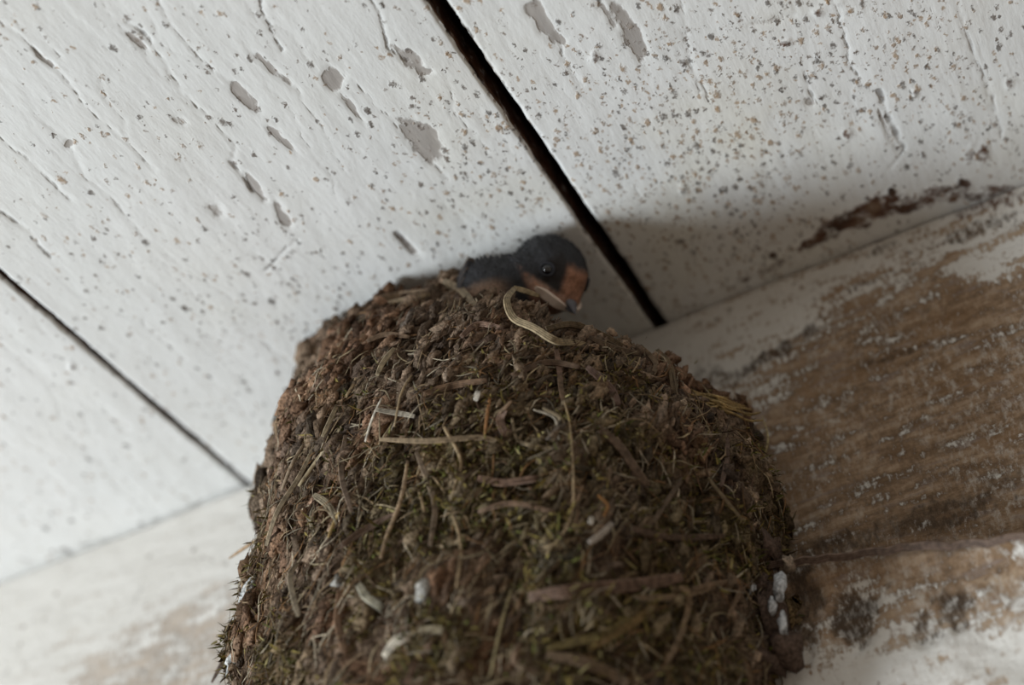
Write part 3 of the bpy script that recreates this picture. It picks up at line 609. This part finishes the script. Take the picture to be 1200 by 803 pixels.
mk_ = np.clip(np.maximum(throat, fore), 0, 1)[:, None]; c = c*(1 - mk_) + rust*(1 + 1.1*nz3[:, None])*mk_
lo_ = lore[:, None]*(1 - 0*throat[:, None]); c = c*(1 - lo_) + np.array([.018, .014, .013])*lo_
belly = (sst((V - BC) @ np.array([0, 0, -1.]), .003, .007)*sst(np.linalg.norm(V - HC, axis=1), .016, .022))[:, None]; c = c*(1 - belly) + buff*belly
V = V + (nz3*.0007)[:, None]*R_/np.linalg.norm(R_, axis=1)[:, None]
GP = [np.array(_q) for _q in (hp(.0095, -.0028, -.0036), hp(.0080, -.0050, -.0038), hp(.0058, -.0072, -.0033), hp(.0035, -.0085, -.0024))]
gd = np.min([np.linalg.norm(V - (GP[a]*(1 - t) + GP[a + 1]*t), axis=1) for a in range(3) for t in (0, .33, .66, 1)], axis=0)
pl_ = (sst(gd + nz3*.002, .0052, .0018)*sst(-u, .0012, .0026))[:, None]*.75; c = c*(1 - pl_) + np.array([.50, .33, .25])*pl_
body = mk('body', V, F, MAT_PLUME, bird, {'tint': np.concatenate([np.clip(c, .003, 1), np.ones((len(V), 1))], 1)})
# eyes, lids, bill and gape
me_ = Mat('wet_eye', .06, .8); MAT_EYE = me_.color((.006, .005, .006)); ml = Mat('bill_horn', .4, .4); MAT_BILL = ml.color(ml.mix(ml.noise(ml.map(), 900, 3), (.075, .075, .085), (.14, .14, .16)))
mg = Mat('pale_gape', .5, .35); MAT_GAPE = mg.color(mg.mix(mg.noise(mg.map(), 700, 3), (.72, .56, .46), (.85, .74, .64)))
def sph(name, c, axes, radii, mat, parent):
    V = np.array(c) + IV2[:, :1]*axes[0]*radii[0] + IV2[:, 1:2]*axes[1]*radii[1] + IV2[:, 2:3]*axes[2]*radii[2]; return mk(name, V, IF2, mat, parent)
bm = bmesh.new(); bmesh.ops.create_icosphere(bm, subdivisions=4, radius=1.); IV2 = np.array([v.co[:] for v in bm.verts]); IF2 = [tuple(v.index for v in f_.verts) for f_ in bm.faces]; bm.free()
def head_surface(direction):
    d_ = HF*direction[0] + HL*direction[1] + HU*direction[2]; d_ /= np.linalg.norm(d_); pr = R_ @ d_; off = np.linalg.norm(R_ - pr[:, None]*d_, axis=1); k_ = np.where((off < .0012) & (pr > 0) & (pr < .02))[0]
    return HC + d_*pr[k_].max(), d_
for sgn in (-1, 1):
    p, d_ = head_surface((.55, sgn*.80, .19)); a1 = np.cross(d_, HU); a1 /= np.linalg.norm(a1); a2 = np.cross(a1, d_)
    e_ = sph('eye', p - d_*.0009, (a1, a2, d_), (.0019, .0019, .0018), MAT_EYE, bird)
    g = MB(); ring = [p + d_*.0002 + a1*.00205*math.cos(t) + a2*.0019*math.sin(t) for t in np.linspace(0, 2*math.pi, 26)]; g.strand(ring, .00045, .00030, d_, (.028, .028, .034, 1), 0.); g.build('eyelid', MAT_PLUME, bird)
def wedge(name, base, tip, wid, hgt, mat, curve=0.):
    """bill half: broad flat cone with a rounded section"""
    V = []; n = 12; k = 12; base = np.array(base); tip = np.array(tip); ax = tip - base; L = np.linalg.norm(ax); ax /= L; sd = HL; up_ = np.cross(ax, sd)
    for i in range(n):
        t = i/(n - 1); r = (1 - t)**.75 + .04
        for j in range(k):
            a = 2*math.pi*j/k; V.append(base + ax*L*t + up_*curve*t*t + sd*wid*r*math.cos(a) + up_*hgt*r*math.sin(a))
    F = [(i*k + j, i*k + (j + 1) % k, (i + 1)*k + (j + 1) % k, (i + 1)*k + j) for i in range(n - 1) for j in range(k)] + [tuple(reversed(range(k))), tuple((n - 1)*k + j for j in range(k))]
    return mk(name, V, F, mat, bird)
wedge('upper_bill', hp(.0112, 0, -.0022), hp(.0172, 0, -.0040), .0030, .0016, MAT_BILL, -.0006)
wedge('lower_bill', hp(.0110, 0, -.0042), hp(.0160, 0, -.0050), .0026, .0010, MAT_BILL, .0002)
for sgn in (-1, 1):
    P = []
    for (a, b, c_) in ((.82, .02, -.30), (.80, sgn*.22, -.30), (.75, sgn*.42, -.32), (.63, sgn*.58, -.30), (.52, sgn*.72, -.26)):
        q, d_ = head_surface((a, b, c_)); P.append(q + d_*.0004)
    g = MB(); g.strand(catmull(P, 5), .0016, .0008, (HF*.6 + HL*sgn*.7 - HU*.2), (1, 1, 1, 1), .75); o = g.build('gape_flange', MAT_GAPE, bird); o['label'] = 'pale fleshy edge of the mouth'
# folded wing: overlapping feathers on the back
g = MB()
for i in range(11):
    t = i/10; a = BC + BX*(-.006 + .008*t) + (-BY if (BY @ BACK) < 0 else BY)*.0092 + BZ*(.0030 - .0065*t)
    b = a + BX*(.015 + .006*t) - np.array([0, 0, .005]) - (-BY if (BY @ BACK) < 0 else BY)*.003; g.strand(catmull([a, (a + b)/2 + (BACK*.0004), b], 4), .0022, .0005, BACK, (*(np.array([.030, .028, .032]) if i % 3 else np.array([.10, .075, .06])), 1), .6)
g.build('wing', MAT_PLUME, bird)
# loose downy barbs along crown and nape
g = MB()
idx = RNG.choice(len(V), 5200)
for i in idx:
    p = V[i]; n = p - (HC if np.linalg.norm(p - HC) < .015 else BC); n = n/np.linalg.norm(n)
    if abs(u[i] + .001) < .0022 and f[i] > .004 and abs(l[i]) > .004: continue
    if f[i] > .0095 and u[i] < .001: continue
    back = -HF + n*.35 + RNG.normal(0, .12, 3); L = RNG.uniform(.0009, .0018); cc = np.clip(c[i], .003, 1)*RNG.uniform(.7, 1.5)
    q = p + back/np.linalg.norm(back)*L; e_ = np.cross(back, n); e_ /= np.linalg.norm(e_) + 1e-9
    g.add([p - e_*.00022, p + e_*.00022, q], [(0, 1, 2)], (*np.clip(cc, 0, 1), 1))
o = g.build('down', MAT_PLUME, bird); o['kind'] = 'stuff'

# ------------------------------------------------------------------ lift the whole place to its height
for o in list(scene.objects):
    if '_base' in o: del o['_base']
    if o.parent is None: o.location.z += H
